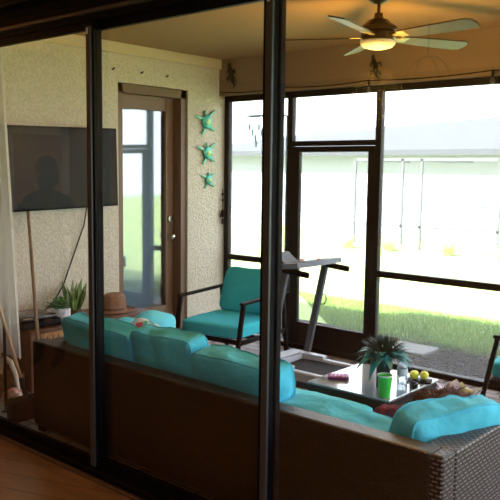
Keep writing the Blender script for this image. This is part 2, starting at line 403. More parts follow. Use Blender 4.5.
# ---- neighbouring house
HG = -.90
nb = thing('neighbour_house', 'pale single storey house with hip roof and screened pool cage across the lawn', 'house', (-12, 26, HG))
M_hw = mat('neighbour stucco', (.30, .31, .36), .9); M_hr = mat('neighbour roof tile', (.03, .035, .045), .85, bump=(3, .5, .05)); M_hs = mat('shadowed opening glass', (.16, .2, .25), .3)
MB().box(-16, 7.5, .5, 9, 0, 3.4).build('wall', M_hw, nb)
r = MB(); E0, E1 = (-16.8, 8.4), (-.4, 10)
vs = [r.bm.verts.new(p) for p in ((-16.8, -.2, 3.35), (4.4, -.2, 3.35), (4.4, 10, 3.35), (-16.8, 10, 3.35), (-9, 4.9, 4.6), (-.6, 4.9, 4.95))]
for q in ((0, 1, 5, 4), (1, 2, 5), (2, 3, 4, 5), (3, 0, 4), (3, 2, 1, 0)): r.bm.faces.new([vs[i] for i in q])
r.build('roof', M_hr, nb)
MB().box(-16.8, 4.4, -.28, -.2, 3.2, 3.42).build('fascia', M_hr, nb)
for x0, x1, z0, z1 in ((-13, -11, .8, 2.1), (-8.5, -6.5, .8, 2.1), (-5.0, -3.4, .1, 2.15), (-.25, 1.3, 1.3, 1.85), (-1.7, -.5, 1.4, 1.75), (2.4, 3.4, .9, 2.0), (4.2, 6.2, .9, 2.0)):  # the two low middle panels stand in for dark outdoor kitchen and chairs
    MB().box(x0, x1, .44, .52, z0, z1).build('window', M_hs, nb)
c = MB()
for x in (-2.4, -.54, .16, 2.8, 6.9):
    c.box(x-.04, x+.04, -4.0, -3.92, 0, 3.0)
    c.box(x-.03, x+.03, -3.95, -.2, 2.92, 3.0)
c.box(-2.4, 6.9, -4.0, -3.92, 2.92, 3.02).box(-2.4, 6.9, -4.0, -3.92, .72, .8)
c.build('pool_cage', mat('cage aluminium', (.06, .065, .075), .5), nb)
def shrub(x, y, s, label):
    b = MB(); b2 = random.Random(int(x*100))
    for k in range(90):
        a = b2.uniform(0, 6.28); e = b2.uniform(.2, 1.4); rr = s*b2.uniform(.4, 1)
        tip = Vector((math.cos(a)*math.cos(e), math.sin(a)*math.cos(e), math.sin(e)))*rr
        b.leaf(tip*.35, tip, .12*s, 0, 2)
    o = b.build('flowering_shrub', M_shrub); o.location = (x, y, gz(y)); tag(o, label, 'shrub', None); return o
M_shrub = mat('yellow green leaves', (.45, .5, .14), .7, col2=(.6, .55, .2), nscale=8)
for x, y, s, l in ((-13.9, 21, .5, 'small yellow-green shrub at the left foot of the neighbour\'s pool cage'), (-12.4, 21.1, .55, 'small yellow-green shrub, second from the left before the pool cage'),
                  (-10.4, 21.3, .6, 'round yellow-green shrub at the middle of the neighbour\'s pool cage'), (-8.4, 20.8, .6, 'yellow-green shrub near the right end of the pool cage'),
                  (-7.7, 20.3, .5, 'lowest yellow-green shrub, nearest the lawn at the right frame edge')): shrub(x, y, s, l)
pu = thing('patio_umbrella', 'closed blue patio umbrella inside the neighbour\'s pool cage', 'umbrella', (-8.6, 24, HG))
MB().tube([(0, 0, 0), (0, 0, 2.3)], .03).build('pole', M_white, pu)
MB().lathe([(.12, .9), (.16, 1.1), (.08, 2.0), (0, 2.25)], 10).build('canopy', mat('blue canopy', (.12, .18, .4), .8), pu, smooth=True)
hk = thing('shepherd_hook', 'dark metal shepherd hook standing outside behind the centre door stile', 'hook', (-4.72, 5.95, -.06))
MB().tube([(0, 0, 0), (0, 0, 2.28)], .009).tube([(0, 0, 2.28), (-.12, 0, 2.30), (-.52, 0, 2.30), (-.56, 0, 2.27)], .008).build('pole', M_black, hk, smooth=True)
wc = thing('glass_wind_chime', 'wind chime of turquoise glass pieces hanging from the outdoor hook', 'wind chime', (-5.1, 5.95, 1.95))
M_aqua = mat('aqua sea glass', (.01, .22, .26), .3, col2=(.1, .4, .42), nscale=20)
MB().tube([(-.12, 0, .28), (.14, 0, .27)], .006).tube([(0, 0, .28), (0, 0, .285)], .02).build('hanger', M_black, wc)
for k in range(9):
    x = -.12+.03*k; z = .2-.11*((k*5) % 4)/2; st = MB().tube([(x, .01*(k % 3), .275), (x, .01*(k % 3), z)], .001, 5).build('string', M_black, wc)
    MB().ell((x, .01*(k % 3), z-.03), .017, .007, .045, 8).build('glass_drop', M_aqua, st)

# ================================================================ CEILING FAN, WALL DECOR
fan = thing('ceiling_fan', 'bronze five-blade ceiling fan with frosted bowl light hanging from the lanai ceiling', 'ceiling fan', (-2.517, 4.063, 2.75))
M_fan = mat('antique bronze', (.10, .055, .022), .3, .85)
M_blade2 = mat('fan blade veneer', (.03, .02, .008), .3, 0, coat=.3)
MB().lathe([(0, 0), (.065, 0), (.06, -.03), (.02, -.05), (0, -.05)]).build('canopy', M_fan, fan, smooth=True)
MB().tube([(0, 0, -.04), (0, 0, -.20)], .011).build('downrod', M_fan, fan, smooth=True)
MB().lathe([(0, -.10), (.025, -.103), (.03, -.135), (.062, -.145), (.075, -.16), (.10, -.175), (.116, -.19), (.116, -.208), (.10, -.215), (.108, -.225), (.108, -.255), (.09, -.273), (.085, -.285), (0, -.285)], 32).build('motor_housing', M_fan, fan, smooth=True)
MB().lathe([(.102, -.268), (.110, -.274), (.106, -.29), (.09, -.307), (.05, -.318), (0, -.322)], 32).build('light_bowl', mat('frosted glass bowl', (.42, .42, .38), .5, emis=((1, .72, .38), .02)), fan, smooth=True)
fl = bpy.data.lights.new('added_warm_fill', 'POINT'); fl.energy = 42; fl.color = (1, .55, .10); fl.shadow_soft_size = .16  # added warm light below the bowl, standing for reflected indoor glow
flo = bpy.data.objects.new('added_warm_fill', fl); COL.objects.link(flo); flo.parent = fan; flo.location = (0, 0, -.60)
for ang in (33, 105, 177, 249, 321):
    a = R(66-33+ang)
    rot = Matrix.Rotation(a, 4, 'Z') @ Matrix.Translation((0, 0, -.247))
    br = MB().box(.09, .20, -.016, .016, -.004, .004, .002, rot @ Matrix.Rotation(R(-12), 4, 'X')).box(.155, .215, -.04, .04, -.005, .003, .002, rot @ Matrix.Rotation(R(-12), 4, 'X'))
    b = br.build('blade_bracket', M_chrome, fan)
    b.data.materials[0] = mat('brass bracket', (.6, .5, .25), .3, 1) if ang == 33 else bpy.data.materials['brass bracket']
    pts = [(.17, -.045), (.33, -.055), (.63, -.068), (.67, -.05), (.68, 0), (.67, .05), (.63, .062), (.33, .055), (.17, .045)]
    MB().prism(pts, -.004, .004, rot @ Matrix.Rotation(R(-14), 4, 'X')).build('blade', M_blade2, fan)

def turtle(name, loc, s, label, spin):
    t = thing(name, label, 'wall plaque', loc, 0, 'sea turtle plaques on the left wall')
    rot = Matrix.Rotation(R(90), 4, 'Y') @ Matrix.Rotation(spin, 4, 'Z')   # plaque plane = wall plane, head up (-x local)
    def el(mb, c, rx, ry, rz, a=0): return mb.ell((rot @ Vector((c[0]*s, c[1]*s, c[2]*s))), rx*s, ry*s, rz*s, 14, (rot @ Matrix.Rotation(a, 4, 'Z')).to_3x3())
    b = MB(); el(b, (0, 0, .03), .30, .30, .10); b.build('shell', M_shell, t, smooth=True)
    b = MB(); el(b, (.0, 0, .12), .13, .14, .04); b.build('shell_spot', M_spot, t, smooth=True)
    b = MB(); el(b, (-.37, 0, .03), .12, .075, .05)
    b.build('head', M_skin, t, smooth=True)
    for sy, cx, L, an in ((1, -.24, .25, -1.15), (-1, -.24, .25, 1.15), (1, .27, .19, -2.2), (-1, .27, .19, 2.2)):
        b = MB(); el(b, (cx+(-.02 if cx < 0 else .06), sy*(.36 if cx < 0 else .24), .015), L*1.15, .075, .03, an+math.pi/2*0); b.build('flipper', M_skin, t, smooth=True)
    return t
def ringmat(name, cs):
    return mat(name, cs[0], .35, .2, col2=cs[1], nscale=22)
M_shell = ringmat('turtle shell glaze', ((.02, .28, .22), (.10, .55, .50)))
M_spot = mat('turtle centre glaze', (.45, .65, .20), .3)
M_skin = mat('turtle skin glaze', (.05, .32, .20), .35, .2, col2=(.20, .5, .35), nscale=25)
turtle('turtle_plaque', (XL+.015, 5.235, 2.135), .235, 'largest green sea turtle plaque, topmost on the stucco wall', R(14))
turtle('turtle_plaque', (XL+.015, 5.25, 1.835), .215, 'middle green sea turtle plaque on the stucco wall', R(10))
turtle('turtle_plaque', (XL+.012, 5.275, 1.572), .165, 'smallest green sea turtle plaque, lowest on the stucco wall', R(8))
def gecko(x, z, y, label):
    t = MB(); d_ = lambda pts: [(x+a*.9, y-.012, z+b*.9) for a, b in pts]
    t.tube(d_([(-.03, .10), (-.02, .07), (0, .03), (.0, -.02), (.02, -.06), (.05, -.10), (.03, -.14)]), [.012, .020, .022, .026, .014, .008, .003])
    for sx, sz in ((-1, .05), (1, .04), (-1, -.03), (1, -.04)): t.tube(d_([(0, sz), (sx*.05, sz+.02), (sx*.055, sz-.02)]), [.009, .007, .008])
    t.ell((x-.028, y-.012, z+.10), .02, .012, .024)
    return tag(center(t.build('gecko_figurine', M_geck, smooth=True)), label, 'wall ornament', 'metal geckos on the beam')
M_geck = mat('dark green metal', (.015, .022, .012), .4, .5)
gecko(-5.0, 2.585, 5.43, 'dark metal gecko on the beam above the corner near the turtles')
gecko(-3.37, 2.52, 5.43, 'dark metal gecko on the beam below the ceiling fan')
ch = thing('wall_chime', 'small dark hanging chime on the wall beside the screen corner', 'wind chime', (XL+.03, 5.46, 1.15))
MB().tube([(0, 0, .33), (0, 0, .0)], .004).build('cord', M_black, ch)
MB().ell((0, 0, .28), .015, .015, .012, 8).build('bead', M_black, ch, smooth=True)
MB().ell((0, 0, .22), .012, .012, .012, 8).build('bead', M_black, ch, smooth=True)
MB().lathe([(0, .12), (.012, .12), (.024, .07), (.026, .05), (0, .05)], 12).build('bell', M_black, ch, smooth=True)
MB().box(-.003, .003, -.014, .014, -.02, .03).build('clapper', M_black, ch)
for i, (y, z, l) in enumerate(((4.10, 2.52, 'left of three small dark wall hooks above the patio door'), (4.42, 2.52, 'middle of three small dark wall hooks above the patio door'), (4.72, 2.52, 'right of three small dark wall hooks above the patio door'))):
    tag(center(MB().tube([(XL, y, z), (XL+.02, y, z-.002), (XL+.03, y, z+.012)], .006, 8).build('wall_hook', M_black)), l, 'hook', 'hooks above the patio door')
# string lights
st = thing('string_lights', 'black string light cord with small bulbs along the screen top rail', 'string lights', (-5.1, 5.40, 2.42))
P = []
anchors = [-5.12, -4.33, -3.42, -2.35, -1.2, 0, .55]
for a, b in zip(anchors[:-1], anchors[1:]):
    for k in range(8):
        t = k/8; P.append((a+(b-a)*t+5.1, 0, .012-.035*4*t*(1-t)*.5))
MB().tube(P, .005, 6).build('cord', M_black, st)
M_bulb = mat('smoked bulb', (.04, .04, .045), .3)
for a in anchors[1:]:
    q = MB().tube([(a+5.1, 0, .015), (a+5.1, 0, -.04)], .011, 10).build('socket', M_black, st)
    MB().lathe([(.010, -.04), (.018, -.06), (.014, -.082), (0, -.09)], 10, (a+5.1, 0, 0)).build('bulb', M_bulb, q, smooth=True)

# television
tv = thing('television', 'large black flat television mounted on the stucco wall left of the door', 'television', (-5.17, 3.5, 1.68))
tv.rotation_euler = (R(1.3), 0, 0)
Y0, Y1 = -.60, .575
MB().box(.055, .095, Y0, Y1, -.335, .32, .006).build('casing', M_black, tv)
MB().box(.095, .097, Y0+.015, Y1-.015, -.315, .305).build('screen', mat('tv screen', (.012, .009, .010), .35, spec=.12), tv)
MB().box(0, .055, -.15, .15, -.1, .15).build('wall_mount', M_black, tv)
cb = MB().tube([(-5.14, 3.80, 1.36), (-5.145, 3.77, 1.20), (-5.145, 3.66, .95), (-5.145, 3.56, .72), (-5.13, 3.46, .60), (-5.1, 3.34, .53)], .006, 6).build('television_cable', M_black, smooth=True)
tag(center(cb), 'black cable hanging from the television down to the console', 'cable')

# ================================================================ FURNITURE
# console against the left wall
M_cons = mat('dark brown wood', (.085, .035, .018), .45, col2=(.14, .06, .03), nscale=4)
M_slat = mat('honey wood', (.36, .17, .06), .5, col2=(.5, .26, .10), nscale=14)
cn = thing('console_bench', 'low brown wooden console under the television with honey slatted front', 'console', (-4.93, 3.55, 0))
MB().box(-.22, .22, -.58, .60, .45, .48, .006).build('top', M_cons, cn)
MB().box(-.21, .19, -.57, -.54, .02, .45).build('side_panel', M_cons, cn)
MB().box(-.21, .21, .55, .58, .02, .45).build('side_panel', M_cons, cn)
MB().box(-.20, .20, -.53, .55, .05, .08).build('lower_shelf', M_cons, cn)
sm = MB().box(.195, .212, -.49, .55, .425, .45).box(.195, .212, -.49, .55, .28, .31)
for k in range(20): sm.box(.197, .208, -.48+k*.05, -.45+k*.05, .31, .43)
sm.build('slatted_front', M_slat, cn)
MB().box(.19, .215, -.58, -.49, .02, .45, .004).build('corner_post', M_cons, cn)
rp = thing('record_player', 'black record player with rounded lid on the console left end', 'record player', (-4.94, 3.11, .48))
MB().box(-.17, .17, -.17, .17, 0, .055, .012, seg=3).build('body', M_black, rp, smooth=True)
MB().box(-.15, .15, -.16, .15, .055, .09, .014, seg=3).build('lid', mat('smoked lid', (.03, .03, .035), .12), rp, smooth=True)
M_pot = mat('white patterned ceramic', (.75, .75, .78), .3, col2=(.35, .38, .5), nscale=30)
M_green = mat('succulent leaf', (.05, .14, .04), .5, col2=(.12, .24, .07), nscale=14)
sc = thing('potted_succulent', 'small bushy succulent in a white patterned pot beside the record player', 'plant', (-4.86, 3.33, .48))
sc.scale = (1.3,)*3
MB().lathe([(0, 0), (.045, 0), (.06, .04), (.058, .085), (.05, .09), (.05, .08), (0, .08)], 20).build('pot', M_pot, sc, smooth=True)
b = MB()
for k in range(70):
    a = random.uniform(0, 6.28); e = random.uniform(.15, 1.4); L = random.uniform(.05, .10)
    b.leaf((0, 0, .085), (math.cos(a)*math.cos(e)*L, math.sin(a)*math.cos(e)*L, .085+math.sin(e)*L*.9), .028, .01, 3, .002)
b.build('leaves', M_green, sc)
sp = thing('snake_plant', 'snake plant with upright striped leaves on the console behind the sofa', 'plant', (-4.95, 3.52, .48))
sp.scale = (.88,)*3
MB().lathe([(0, 0), (.055, 0), (.07, .07), (.065, .075), (.06, .06), (0, .06)], 20).build('pot', M_cons, sp, smooth=True)
b = MB()
M_snake = mat('snake plant leaf', (.03, .09, .03), .4, col2=(.22, .32, .09), nscale=16)
for k in range(13):
    a = k*2.4; rr = .018+.02*(k % 3)/2; L = random.uniform(.17, .31); q = Vector((math.cos(a)*rr, math.sin(a)*rr, .06)); tip = q+Vector((math.cos(a)*.055+.005, math.sin(a)*.085, L))
    b.leaf(q, tip, .055, 0, 6, .003, side=(-math.sin(a+.6), math.cos(a+.6), 0), cup=.4)
b.build('leaves', M_snake, sp, smooth=True)
M_straw = mat('brown straw', (.20, .10, .055), .8, bump=(160, .8, .01), col2=(.28, .15, .09), nscale=60)
ht = thing('straw_hat', 'brown straw hat resting on the console right end', 'hat', (-4.93, 3.91, .48))
ht.scale = (1.15,)*3
MB().lathe([(.165, .012), (.17, .006), (.14, .0), (.10, .002), (.092, .01), (.09, .07), (.082, .115), (.06, .13), (.03, .122), (0, .118)], 32, sx=.85).build('crown_and_brim', M_straw, ht, smooth=True)
MB().lathe([(.0945, .012), (.0945, .03), (.092, .03)], 32, sx=.86).build('band', M_cons, ht, smooth=True)
cl_ = thing('round_cooler', 'grey round cooler with white and red rimmed lid behind the sofa pillows', 'cooler', (-4.55, 3.98, .05))
MB().lathe([(0, -.05), (.115, -.05), (.125, -.03), (.125, .33), (.13, .34)], 28).build('body', mat('charcoal plastic', (.10, .10, .115), .4), cl_, smooth=True)
MB().lathe([(.125, .335), (.138, .34), (.138, .352), (.128, .356)], 28).build('red_band', mat('red plastic', (.5, .03, .04), .4), cl_, smooth=True)
MB().lathe([(.128, .352), (.137, .356), (.135, .375), (.12, .39), (.06, .395), (0, .395)], 28).build('lid', mat('pale grey plastic', (.45, .47, .52), .4), cl_, smooth=True)

# sofa
sf = thing('wicker_sofa', 'long brown wicker sofa standing just outside the sliding glass doors', 'sofa', (-2.65, 2.95, 0))
SX0, SX1 = -1.43, 1.40
def ub(mb, *a, **k): return mb.box(*a, **k)
MB().box(SX0, SX1-.06, -.37, -.26, .04, .585, .014, seg=3).build('back_panel', M_wickd, sf, uv=True)  # same wicker as the arms; rear shade put into the darker colour
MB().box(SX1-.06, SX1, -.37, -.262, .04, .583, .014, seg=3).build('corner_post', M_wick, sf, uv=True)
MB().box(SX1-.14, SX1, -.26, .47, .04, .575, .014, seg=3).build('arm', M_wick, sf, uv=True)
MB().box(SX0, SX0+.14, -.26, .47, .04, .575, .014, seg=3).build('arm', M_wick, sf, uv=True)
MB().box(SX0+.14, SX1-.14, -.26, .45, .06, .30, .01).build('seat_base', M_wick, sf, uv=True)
for x in (SX0+.05, SX1-.05):
    for y in (-.32, .42): MB().box(x-.03, x+.03, y-.03, y+.03, 0, .05).build('foot', M_black, sf)
def seat_c(x0, x1, i):
    bm = cushion_mesh(x1-x0-.004, .66, .13, 8, 10, .06, .004, i); bmesh.ops.translate(bm, verts=bm.verts, vec=((x0+x1)/2, .12, .365))
    o = MB(); o.bm.free(); o.bm = bm; return o.build('seat_cushion', M_teal, sf)
ww = (SX1-SX0-.28)/4
for i in range(4): seat_c(SX0+.14+i*ww, SX0+.14+(i+1)*ww, i)

def cushion(name, label, c, w_, d_, h_, rot, m_, seed=0, n=6., puff=.14, group=None, wr=.010, cat='cushion'):
    """w_ wide, d_ tall, h_ thick. local: x width, y up the cushion, z thickness"""
    bm = cushion_mesh(w_, d_, h_, n, 14, puff, wr, seed)
    o = MB(); o.bm.free(); o.bm = bm
    o = o.build(name, m_); o.location = c; o.rotation_euler = rot
    if n > 4.5:
        off = Vector((seed*3.1, seed*1.7, 0))
        for zs in (-.8, .8):
            P = []
            for k in range(65):
                a = k/64*2*math.pi; x = math.cos(a); y = math.sin(a); mx = max(abs(x), abs(y)); p = Vector((x/mx, y/mx, zs))
                q = p/((abs(p.x)**n+abs(p.y)**n+abs(p.z)**n)**(1/n)); edge = (1-puff*2)+puff*2*(1-q.x**4)*(1-q.y**4)
                cc = Vector((q.x*w_/2, q.y*d_/2, q.z*h_/2*edge)); cc += q.normalized()*(noise.noise(cc*9+off)*wr*2+.001); P.append(cc)
            MB().tube(P, .005, 6, False).build('piping', m_, o, smooth=True)
    return tag(o, label, cat, group)
GB = 'loose turquoise cushions of the wicker sofa'
# standing against the back panel: x-rotation ~ 90+lean
def backc(x0, x1, top, label, seed, th=.17, yaw=0., roll=0., y=2.79, lean=12):
    hgt = top-.43; c = ((x0+x1)/2, y+hgt*.5*math.sin(R(lean)), .43+hgt/2)
    return cushion('sofa_cushion', label, c, x1-x0, hgt/math.cos(R(lean))*.98, th, (R(90-lean)*-1+math.pi, roll, yaw), M_teal, seed, 10, .06, GB, .012)
backc(-3.98, -3.32, .735, 'turquoise back cushion, leftmost on the sofa, beside the snake plant', 1, roll=R(2))
backc(-3.30, -2.80, .765, 'turquoise back cushion second from the left on the sofa', 2, roll=R(-2))
backc(-2.79, -2.20, .725, 'widest turquoise back cushion, third along the sofa behind the centre stile', 3, th=.2)
cushion('sofa_cushion', 'turquoise cushion lying flat between the centre stile and corner cushion', (-1.91, 2.83, .50), .60, .22, .14, (R(8), R(2), R(0)), M_teal, 4, 8, .1, GB, .012)
cushion('corner_cushion', 'thick turquoise cushion propped against the sofa right arm', (-1.42, 2.97, .53), .50, .285, .18, (R(98), R(-3), R(66)), M_teal, 7, 8, .07, wr=.016)
cushion('throw_pillow', 'pale turquoise pillow leaning upright behind the left back cushions', (-3.56, 3.14, .575), .30, .38, .12, (R(78), R(8), R(58)), M_teallt, 8, 4, .2)
cushion('throw_pillow', 'turquoise pillow lying flat at the sofa left end near the hat', (-3.90, 3.24, .53), .50, .42, .13, (R(12), R(8), R(10)), M_teal, 9, 4, .2)
M_floral = mat('floral print', (.6, .62, .58), .8, col2=(.08, .3, .22), nscale=14)
def floral(M):
    nt = M.node_tree; N = nt.nodes; L = nt.links; b = N['Principled BSDF']
    v = N.new('ShaderNodeTexVoronoi'); v.inputs['Scale'].default_value = 22
    tc = N.new('ShaderNodeTexCoord'); L.new(tc.outputs['Object'], v.inputs['Vector'])
    r = N.new('ShaderNodeValToRGB'); r.color_ramp.interpolation = 'CONSTANT'
    cs = [(0, (.7, .72, .7)), (.45, (.6, .06, .08)), (.6, (.7, .72, .7)), (.72, (.1, .4, .3)), (.88, (.75, .5, .6))]
    el = r.color_ramp.elements; el[0].color = (*cs[0][1], 1); el[1].position = cs[1][0]; el[1].color = (*cs[1][1], 1)
    for p, c in cs[2:]: e = el.new(p); e.color = (*c, 1)
    sx = N.new('ShaderNodeSeparateColor'); L.new(v.outputs['Color'], sx.inputs[0]); L.new(sx.outputs[0], r.inputs['Fac']); L.new(r.outputs['Color'], b.inputs['Base Color'])
floral(M_floral)
cushion('floral_pillow', 'white floral pillow with red and green print between the turquoise cushions', (-3.44, 2.96, .61), .22, .28, .08, (R(82), R(6), R(25)), M_floral, 10, 4, .22)

# throws on the sofa
def blanket(name, label, c, w_, d_, h_, m_, seed, amp, rz, tuft=0):
    bm = cushion_mesh(w_, d_, h_, 3, 22, .2, 0, seed)
    rd = random.Random(seed)
    for v in bm.verts:
        q = v.co; nn = noise.noise(q*12+Vector((seed, 0, 0)))*amp+noise.noise(q*40)*amp*.5
        v.co = q+q.normalized()*nn
    o = MB(); o.bm.free(); o.bm = bm
    if tuft:
        vs = [v.co.copy() for v in bm.verts]
        for k in range(tuft):
            p = rd.choice(vs)+Vector((rd.uniform(-.01, .01), rd.uniform(-.01, .01), rd.uniform(-.01, .01)))
            o.leaf(p, p+p.normalized()*rd.uniform(.01, .025)+Vector((rd.uniform(-.012, .012),)*2+(0,)), .006, 0, 1, .0008)
    o = o.build(name, m_); o.location = c; o.rotation_euler = (0, 0, rz); return tag(o, label, 'blanket')
M_fuzz = mat('reddish brown fuzzy yarn', (.035, .012, .010), .95, col2=(.09, .035, .025), nscale=30)
M_throw = mat('red and navy woven throw', (.22, .02, .03), .95, col2=(.015, .02, .07), nscale=16)
blanket('fuzzy_throw', 'dark reddish-brown fuzzy throw bundled behind the corner cushion', (-1.58, 3.22, .525), .30, .24, .22, M_fuzz, 3, .03, R(25), 900)
blanket('woven_throw', 'red and navy woven throw crumpled left of the corner cushion', (-1.74, 3.02, .50), .18, .20, .14, M_throw, 5, .03, R(10))

# armchair
def make_chair():
    t = thing('patio_armchair', 'black framed armchair with teal seat and back cushions left of the treadmill', 'armchair', (0, 0, 0), 0, 'teal cushioned black armchairs')
    # local: faces -y, origin on the floor at the centre
    for sx in (-1, 1):
        MB().bar((sx*.325, -.42, 0), (sx*.325, -.30, .60), .035, .028).build('leg', M_black, t)
        MB().bar((sx*.325, .36, 0), (sx*.325, .27, .60), .035, .028).build('leg', M_black, t)
        MB().bar((sx*.325, -.33, .60), (sx*.325, .35, .62), .04, .022).build('armrest', M_black, t)
    MB().bar((-.325, -.33, .29), (.325, -.33, .29), .03, .035).bar((-.325, .28, .29), (.325, .28, .29), .03, .035).bar((-.325, -.34, .29), (-.325, .30, .29), .03, .035).bar((.325, -.34, .29), (.325, .30, .29), .03, .035).build('seat_frame', M_black, t)
    MB().bar((-.27, .26, .30), (-.27, .43, .72), .03, .028).bar((.27, .26, .30), (.27, .43, .72), .03, .028).box(-.29, .29, .418, .446, .62, .735, .004).bar((-.27, .37, .58), (.27, .37, .58), .03, .02).build('back_frame', M_black, t)
    bm = cushion_mesh(.60, .64, .12, 9, 10, .05, .003, 1); bmesh.ops.translate(bm, verts=bm.verts, vec=(0, -.04, .365))
    o = MB(); o.bm.free(); o.bm = bm; o.build('seat_cushion', M_teal2, t)
    bm = cushion_mesh(.58, .40, .12, 8, 12, .07, .004, 2)
    for v in bm.verts:
        d2 = v.co.x**2+(v.co.y-.02)**2
        if v.co.z < 0: v.co.z += .03*math.exp(-d2/.003)
    bmesh.ops.transform(bm, verts=bm.verts, matrix=Matrix.Translation((0, .265, .60)) @ Matrix.Rotation(R(-20), 4, 'X') @ Matrix.Rotation(R(90), 4, 'X'))
    o = MB(); o.bm.free(); o.bm = bm; o.build('back_cushion', M_teal2, t)
    return t
chair = make_chair()
chair.location = (-4.20, 4.60, .02); chair.rotation_euler = (0, 0, R(6))
dup(chair, (-1.68, 5.08, 0), R(-82), 'black framed armchair with teal cushions at the right frame edge')

# treadmill
tm = thing('treadmill', 'grey folding treadmill with slanted console standing before the screen door', 'treadmill', (-3.79, 4.74, 0))
M_tm = mat('silver grey plastic', (.13, .15, .21), .55, 0, spec=.3); M_tml = mat('pale silver plastic', (.38, .40, .47), .45)
M_tmd = mat('dark grey steel', (.07, .075, .095), .6, 0); M_belt = mat('black rubber belt', (.015, .015, .018), .8, spec=.1)
MB().box(.08, 1.15, -.19, .19, .08, .105, .004).build('running_belt', M_belt, tm)
MB().box(.28, 1.18, -.245, -.19, .045, .125, .01).build('side_rail', M_tml, tm)
MB().box(.28, 1.18, .19, .245, .045, .125, .01).build('side_rail', M_tml, tm)
b = MB(); b.prism([(-.02, -.24), (.12, -.245), (.30, -.24), (.30, -.19), (.13, -.17), (.10, .17), (.30, .19), (.30, .24), (.12, .245), (-.02, .24)], .05, .15)
b.build('motor_hood', M_tml, tm)
MB().box(.0, .10, -.17, .17, .15, .175, .01).build('hood_cap', M_tml, tm)
MB().box(-.04, 1.2, -.22, .22, .0, .05).build('base_frame', M_tmd, tm)
MB().bar((.07, -.26, .08), (.25, -.26, .90), .035, .055).build('upright', M_tmd, tm)
MB().bar((.07, .26, .08), (.25, .26, .90), .035, .055).build('upright', M_tmd, tm)
cns = MB().prism([(.14, -.30), (.38, -.28), (.42, 0), (.40, .28), (.16, .30)], -.018, .022, Matrix.Translation((0, 0, .90)) @ Matrix.Rotation(R(-8), 4, 'Y')).build('console', M_tm, tm)
MB().box(.18, .34, -.13, .18, .024, .03, 0, Matrix.Translation((0, 0, .90)) @ Matrix.Rotation(R(-8), 4, 'Y')).build('display', mat('lcd', (.30, .33, .38), .2), cns)
MB().ell((.37, .0, .985), .012, .012, .008).build('red_button', bpy.data.materials['red plastic'], cns)
MB().ell((.17, .05, .955), .02, .02, .012).build('red_button', bpy.data.materials['red plastic'], cns)
MB().box(-.07, .07, -.12, .06, -.008, .008, .004, Matrix.Translation((.15, -.10, .985)) @ Matrix.Rotation(R(35), 4, 'Y')).build('reading_rack', M_tmd, tm)
for sy in (-1, 1):
    MB().bar((.22, sy*.27, .91), (.48, sy*.27, .89), .032, .045, .01).build('handrail', M_black, tm)
MB().tube([(.18, .275, .64), (.22, .31, .65), (.235, .31, .61), (.225, .30, .57), (.17, .275, .56)], .006, 8).build('safety_strap', M_black, tm, smooth=True)

# coffee table
TX0, TX1, TY0, TY1, TZ = -2.58, -2.02, 3.485, 4.065, .43
ct = thing('coffee_table', 'square dark wicker coffee table with pale reflective glass top', 'table', ((TX0+TX1)/2, (TY0+TY1)/2, 0))
hw, hd = .28, .29
MB().box(-hw+.005, hw-.005, -hd+.005, hd-.005, .32, .417, .004).build('apron', M_wickd, ct, uv=True)
for sx in (-1, 1):
    for sy in (-1, 1): MB().box(sx*(hw-.04)-.03, sx*(hw-.04)+.03, sy*(hd-.04)-.03, sy*(hd-.04)+.03, 0, .32, .003).build('leg', M_wickd, ct, uv=True)
MB().box(-hw+.06, hw-.06, -hd+.06, hd-.06, .10, .12).build('lower_shelf', M_wickd, ct, uv=True)
MB().box(-hw, hw, -hd, hd, .418, .43, .003).build('glass_top', mat('pale glass', (.30, .36, .42), .10, coat=1.0, spec=1.0), ct)
# table things
M_purp = mat('purple rubber', (.14, .01, .16), .4)
pp = thing('ridged_pad', 'small dark purple ridged pad near the table left corner', 'pad', (-2.475, 3.66, TZ), R(35))
MB().box(-.065, .065, -.045, .045, 0, .022, .014, seg=3).build('pad_body', M_purp, pp, smooth=True)
for k in range(5): MB().box(-.05+k*.022, -.038+k*.022, -.035, .035, .02, .026, .003).build('ridge', mat('pink ridge', (.55, .12, .5), .5) if k == 0 else bpy.data.materials['pink ridge'], pp)
cu = thing('green_cup', 'bright green plastic tumbler on the coffee table front corner', 'cup', (-2.085, 3.545, TZ))
MB().lathe([(0, 0), (.030, 0), (.031, .003), (.041, .118), (.043, .12), (.0405, .121), (.037, .11), (.028, .006), (0, .006)], 28).build('tumbler', mat('green plastic', (.04, .55, .06), .35), cu, smooth=True)
MB().lathe([(.0425, .116), (.0440, .120), (.0425, .124), (.0395, .121)], 28).build('pale_rim', M_white, cu, smooth=True)
va = thing('vase_plant', 'dark vase of drooping teal tropical leaves at the middle of the coffee table', 'plant', (-2.19, 3.70, TZ))
M_vase = mat('dark green glass', (.008, .02, .02), .15)
MB().lathe([(0, 0), (.038, 0), (.04, .01), (.043, .14), (.045, .19), (.04, .19), (.036, .02), (0, .02)], 24).build('vase', M_vase, va, smooth=True)
b = MB(); b2 = MB(); M_tl = mat('teal leaf', (.01, .17, .18), .45, col2=(.02, .30, .30), nscale=10); M_dk = mat('dark fern frond', (.012, .035, .02), .6)
rd = random.Random(11)
for k in range(38):
    a = k*2.4+rd.uniform(-.3, .3); e = rd.uniform(.1, .9); L = rd.uniform(.13, .19)
    base = Vector((math.cos(a)*.02, math.sin(a)*.02, .19)); t = base+Vector((math.cos(a)*math.cos(e)*L, math.sin(a)*math.cos(e)*L, math.sin(e)*L))
    b.leaf(base, t, .05, rd.uniform(.06, .16), 6, .001)
